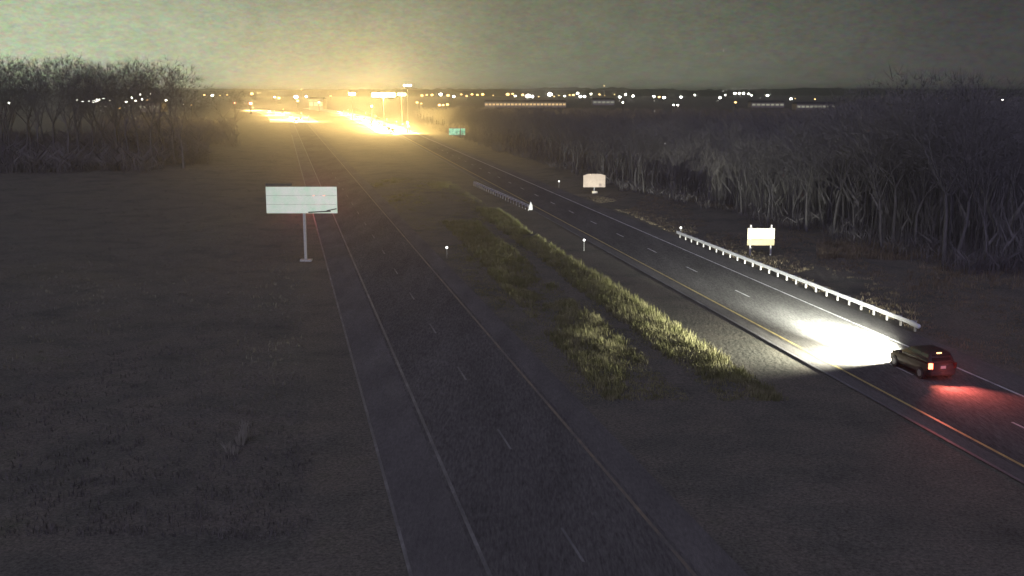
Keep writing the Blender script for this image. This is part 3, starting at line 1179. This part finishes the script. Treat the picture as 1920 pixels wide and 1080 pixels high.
# delineators
for px, py, top, lab in ((838, 484, 464, "slim delineator post with white reflector on the left median, nearest the near carriageway"),
                         (1095, 470, 450, "slim delineator post with white reflector left of the right carriageway"),
                         (1276, 446, 427, "slim delineator post with white reflector right of the right carriageway, left of the cream sign"),
                         (1048, 352, 340, "dim delineator post left of the small cream sign")):
    x, y = gp(px, py)
    h = at_dist(px, top, y).z
    d = empty("delineator", (x, y, 0))
    tag(d, lab, "delineator", "delineator posts along the roads")
    b = MB()
    b.box(0, 0, h / 2, .07, .03, h + .1, .006)
    b.build("post", M["grey_post"], d)
    b = MB()
    b.tube((0, -.02, h), (0, -.05, h), .11, .11, 12)
    b.build("reflector", M["reflector"], d)

# pale dead weeds in the dark grass
x, y = gp(445, 842)
root = empty("weed_clump", (x, y, 0))
rnd = random.Random(3)
for ppx, ppy, n, h in ((430, 846, 30, .42), (452, 832, 46, .55), (461, 824, 30, .95), (440, 850, 26, .35)):
    qx, qy = gp(ppx, ppy)
    b = MB()
    for k in range(n):
        a, r = rnd.random() * 2 * PI, .22 * math.sqrt(rnd.random())
        px_, py_ = qx - x + math.cos(a) * r, qy - y + math.sin(a) * r
        hh, w = h * rnd.uniform(.5, 1.1), rnd.uniform(.010, .026)
        lx, ly = rnd.gauss(0, .22) * hh, rnd.gauss(0, .22) * hh
        b.quad((px_ - w, py_, -.05), (px_ + w, py_, -.05), (px_ + lx + w * .6, py_ + ly, hh), (px_ + lx - w * .6, py_ + ly, hh))
    b.build("stems", M["pale_litter"], root)
tag(root, "faint pale clump of dead weeds in the dark grass at lower left", "weeds")

# ------------------------------------------------------------------ lamps of the town
def lamp_mesh(mat, r):
    b = MB()
    b.ball((0, 0, 0), r, r, r * .8, 10, 6)
    return b.mesh("lamp_head", mat, True)


pole_b = MB()
pole_b.tube((0, 0, -1), (0, 0, 0), .5, .35, 6)
POLE = pole_b.mesh("pole", M["dark_metal"])
HEADS = {c: lamp_mesh(M[m], 1.0) for c, m in (("w", "lamp_white"), ("o", "lamp_warm"), ("y", "lamp_yellow"), ("r", "lamp_red"))}
lamps = [(17, 193, 7, "w"), (144, 188, 5, "w"), (150, 191, 4, "w"), (155, 190, 5, "w"), (167, 190, 6, "w"), (177, 190, 10, "w"), (184, 187, 11, "w"), (194, 185, 6, "w"),
         (206, 189, 4, "w"), (225, 203, 7, "o"), (237, 191, 8, "w"), (247, 183, 7, "w"), (254, 189, 6, "w"), (263, 177, 5, "w"), (266, 186, 5, "w"), (277, 189, 10, "o"),
         (283, 176, 4, "w"), (311, 188, 6, "w"), (345, 197, 3, "w"), (359, 197, 4, "o"), (383, 178, 7, "o"), (398, 179, 7, "w"), (412, 179, 4, "o"), (426, 178, 5, "o"),
         (440, 193, 4, "r"), (472, 176, 9, "o"), (565, 168, 4, "y"), (515, 182, 4, "w"), (523, 184, 7, "y"), (555, 182, 9, "w"), (558, 189, 8, "y"), (574, 181, 6, "w"),
         (620, 180, 5, "o"), (591, 188, 8, "o"), (598, 192, 8, "r"), (470, 194, 9, "r"), (791, 179, 8, "o"), (800, 178, 6, "y"), (810, 178, 10, "w"), (826, 177, 9, "w"), (840, 179, 8, "o"),
         (851, 181, 5, "w"), (865, 177, 8, "o"), (875, 180, 8, "w"), (885, 177, 8, "o"), (895, 178, 6, "y"), (905, 177, 10, "y"), (925, 179, 4, "o"), (952, 177, 12, "w"),
         (961, 176, 6, "w"), (966, 180, 6, "w"), (980, 178, 9, "w"), (990, 180, 12, "w"), (998, 181, 7, "w"), (1010, 181, 5, "w"), (1031, 177, 11, "w"), (1039, 181, 4, "o"),
         (1048, 179, 3, "o"), (1059, 180, 5, "w"), (1068, 178, 7, "w"), (1075, 178, 7, "o"), (1083, 175, 6, "w"), (1088, 181, 6, "w"), (1096, 181, 6, "w"), (1108, 176, 5, "w"),
         (1124, 177, 6, "o"), (1134, 179, 3, "o"), (1152, 177, 4, "o"), (1162, 182, 6, "w"), (1173, 177, 4, "w"), (1187, 180, 6, "w"), (1226, 181, 7, "w"), (1236, 182, 8, "o"),
         (1245, 183, 8, "w"), (1277, 182, 6, "w"), (1303, 178, 5, "w"), (1350, 183, 5, "w"), (1360, 178, 4, "w"), (1263, 197, 5, "w"), (1271, 197, 5, "w"), (1168, 192, 4, "w"),
         (1379, 192, 6, "o"), (1378, 175, 6, "w"), (1386, 175, 5, "w"), (1394, 175, 7, "w"), (1404, 176, 7, "w"), (1409, 179, 4, "w"), (1439, 179, 7, "w"), (1483, 185, 6, "w"),
         (1491, 185, 3, "o"), (1528, 186, 4, "o"), (782, 192, 6, "o"), (790, 194, 6, "o"), (824, 197, 8, "o"), (831, 197, 7, "o"), (839, 196, 8, "o"), (1758, 193, 4, "w"), (1775, 185, 3, "o"), (1880, 187, 5, "w")]
for px, py, size, c in lamps:
    if c == "w" and 780 < px < 1115 and rnd.random() < 0.35:
        c = "o"
    slope = max(0.0015, (py - 172) / F_PX)
    d = max(700.0, min(3300.0, 9.0 / slope))
    if py > 195:
        d = 800.0
    p = at_dist(px, py, d)
    o = empty("street_lamp", (p.x, d, 0))
    po = link_mesh("pole", POLE, o, (0, 0, p.z))
    po.scale = (1, 1, p.z + 0.5)
    h = link_mesh("lamp_head", HEADS[c], o, (0, 0, p.z))
    r = max(0.35, size * d / F_PX * rnd.uniform(0.24, 0.40))
    h.scale = (r, r, r * 0.85)
    where = ("shining through the left treeline" if px < 340 else "between the left treeline and the sodium glare" if px < 680 else
             "in the dense row just right of the glare" if px < 960 else "in the dense row above the small cream sign" if px < 1115 else
             "in the sparse row right of the dense one" if px < 1320 else "at the thin right end of the town lights" if px < 1600 else "behind the trees of the right wood")
    lab = ("big " if size > 7 else "small ") + {"w": "white", "o": "warm", "y": "yellow", "r": "red"}[c] + " town lamp on the horizon " + where
    tag(o, lab, "lamp", lab[:lab.index(" on the")] + "s " + where)
# beacon on a tall mast
p = at_dist(1133, 161, 3000)
o = empty("radio_mast", (p.x, 3000, 0))
b = MB()
b.tube((0, 0, -1), (0, 0, p.z - 1), .8, .4, 6)
b.build("mast", M["dark_metal"], o)
h = link_mesh("beacon", HEADS["o"], o, (0, 0, p.z))
h.scale = (1.5, 1.5, 1.5)
tag(o, "tall thin mast with one orange beacon above the row of town lights", "mast")


# sodium lamps over the junction
def flood_mast(px, py, d, n, width, light, label, mat="flood_lamp", power=0.0, color=(1.0, 0.70, 0.22)):
    p = at_dist(px, py, d)
    o = empty("lamp_post", (p.x, d, 0))
    b = MB()
    b.tube((0, 0, -.3), (0, 0, p.z + .6), .22, .14, 8)
    b.build("pole", M["dark_metal"], o)
    b = MB()
    b.box(0, 0, p.z + .6, width, .2, .2, .03)
    b.build("cross_arm", M["dark_metal"], o)
    for k in range(n):
        x = 0 if n == 1 else (-.5 + k / (n - 1)) * width
        b = MB()
        b.box(x, -.1, p.z, light * .82, .5, light * .8, .1)
        b.build("lamp_head", M[mat], o)
    if power:
        d_ = bpy.data.lights.new("sodium_light", "POINT")
        d_.energy, d_.color, d_.shadow_soft_size = power, color, 0.6
        l_ = bpy.data.objects.new("sodium_light", d_)
        l_.parent = o
        l_.location = (0, -.8, p.z - .4)
        col.objects.link(l_)
    return tag(o, label, "lamp post")


flood_mast(660, 176, 640, 3, 2.6, 1.5, "tall lamp post with warm lamps left of the brightest glare", power=1.6e4)
flood_mast(719, 178, 520, 6, 9.5, 2.1, "lamp post with a wide row of sodium lamps, the brightest glare over the road", power=1.3e5)
flood_mast(753, 177, 560, 3, 3.0, 1.4, "lamp post with sodium lamps at the right end of the brightest glare", power=2.5e4)
flood_mast(764, 160, 600, 3, 3.2, .9, "tallest lamp post with white lamps just above the glare", mat="lamp_white")
flood_mast(697, 199, 520, 1, .8, .7, "low yellow lamp post under the brightest glare")
flood_mast(764, 230, 436, 1, .8, .6, "low yellow lamp post by the right end of the white streak")


def add_fill_lamp(x, y, power, label, group):  # unseen low lamp added to whiten the far streak and patch
    o = empty("fill_lamp", (x, y, 0))
    b = MB()
    b.tube((0, 0, -.2), (0, 0, 2.6), .10, .08, 8)
    b.build("pole", M["dark_metal"], o)
    b = MB()
    b.tube((0, 0, 2.6), (0, 0, 2.95), .24, .20, 10)
    b.build("lamp_head", M["lamp_warm"], o)
    d_ = bpy.data.lights.new("fill_light", "POINT")
    d_.energy, d_.color, d_.shadow_soft_size = power, (1.0, 0.66, 0.22), 0.3
    l_ = bpy.data.objects.new("fill_light", d_)
    l_.parent = o
    l_.location = (0, 0, 3.3)
    col.objects.link(l_)
    return tag(o, label, "lamp", group)


for k, y in enumerate((436, 450, 466, 484, 504, 527, 553, 583, 618, 660, 712, 775, 850)):
    add_fill_lamp(along(cross_pts, y) + (-5.0 if k % 2 else 5.0), y, 0.6e5 * (y / 440.0) ** 0.8, "low lamp added to fill the long white streak with light", "added fill lamps along the white streak")
for k, y in enumerate((610, 650, 705, 775, 860, 960)):
    add_fill_lamp(l_white(y) + (-5 if k % 2 else 9), y, 1.15e5 * (y / 610.0) ** 0.8, "low lamp added to fill the white patch left of the streak", "added fill lamps in the white patch")

# ------------------------------------------------------------------ buildings of the town
def building(px, py_top, py_bot, w_px, d, label, win, n_win, wall_m="wall", cols=None):
    p = at_dist(px, py_top, d)
    o = empty("building", (p.x, d, 0))
    s = px_m(d)
    w, h = w_px * s, p.z
    b = MB()
    b.box(0, 9, h / 2 - .25, w, 18, h + .5)
    b.build("wall", M[wall_m], o)
    b = MB()
    b.loft([[(-w / 2 - .6, -.6, h), (w / 2 + .6, -.6, h), (w / 2 + .6, 18.6, h), (-w / 2 - .6, 18.6, h)], [(-w / 2 + 1, 4, h + 2.0), (w / 2 - 1, 4, h + 2.0), (w / 2 - 1, 14, h + 2.0), (-w / 2 + 1, 14, h + 2.0)]])
    b.build("roof", M["roof"], o)
    me = None
    for k in range(n_win):
        x = (-.5 + (k + .5) / n_win) * w
        if me is None:
            b = MB()
            b.box(0, 0, 0, w / n_win * .72, .12, h * .34, .02)
            me = b.mesh("window", M[win])
        link_mesh("window", me, o, (x, -.05, h * .55))
    return tag(o, label, "building")


building(985, 191, 199, 150, 1150, "long low building added for the yellow lit lot below the town lamps", "window_lit", 22)  # glowing windows stand in for lit ground of a lot
building(1132, 187, 197, 40, 1350, "building with a pale green lit front right of the long yellow one", "window_green", 5)
building(1440, 192, 199, 60, 1150, "low building with dim lit front below the white lamps on the right", "window_green", 7)
building(1530, 195, 201, 70, 1000, "low building with dim warm windows at the end of the town lights on the right", "window_green", 9)
building(280, 193, 204, 40, 900, "building with warm windows seen through the left trees", "window_green", 5)
building(592, 186, 197, 26, 1000, "small shop with warm lit front left of the sodium glare", "window_lit", 3)

# ------------------------------------------------------------------ thin haze added to spread a glow around the lamps
HAZE = 0.00015
if HAZE:
    b = MB()
    b.box(0, 6800, 24.0, 26000, 14600, 52.0)
    hm, nt, pb = mat_new("haze_air")
    nt.nodes.remove(pb)
    vol = nt.nodes.new("ShaderNodeVolumePrincipled")
    vol.inputs["Color"].default_value = (0.92, 0.92, 0.95, 1)
    vol.inputs["Density"].default_value = HAZE
    vol.inputs["Anisotropy"].default_value = 0.9
    nt.links.new(vol.outputs[0], nt.nodes["Material Output"].inputs["Volume"])
    tag(b.build("haze", hm), "thin haze added over the landscape to spread a glow around lamps", kind="stuff")
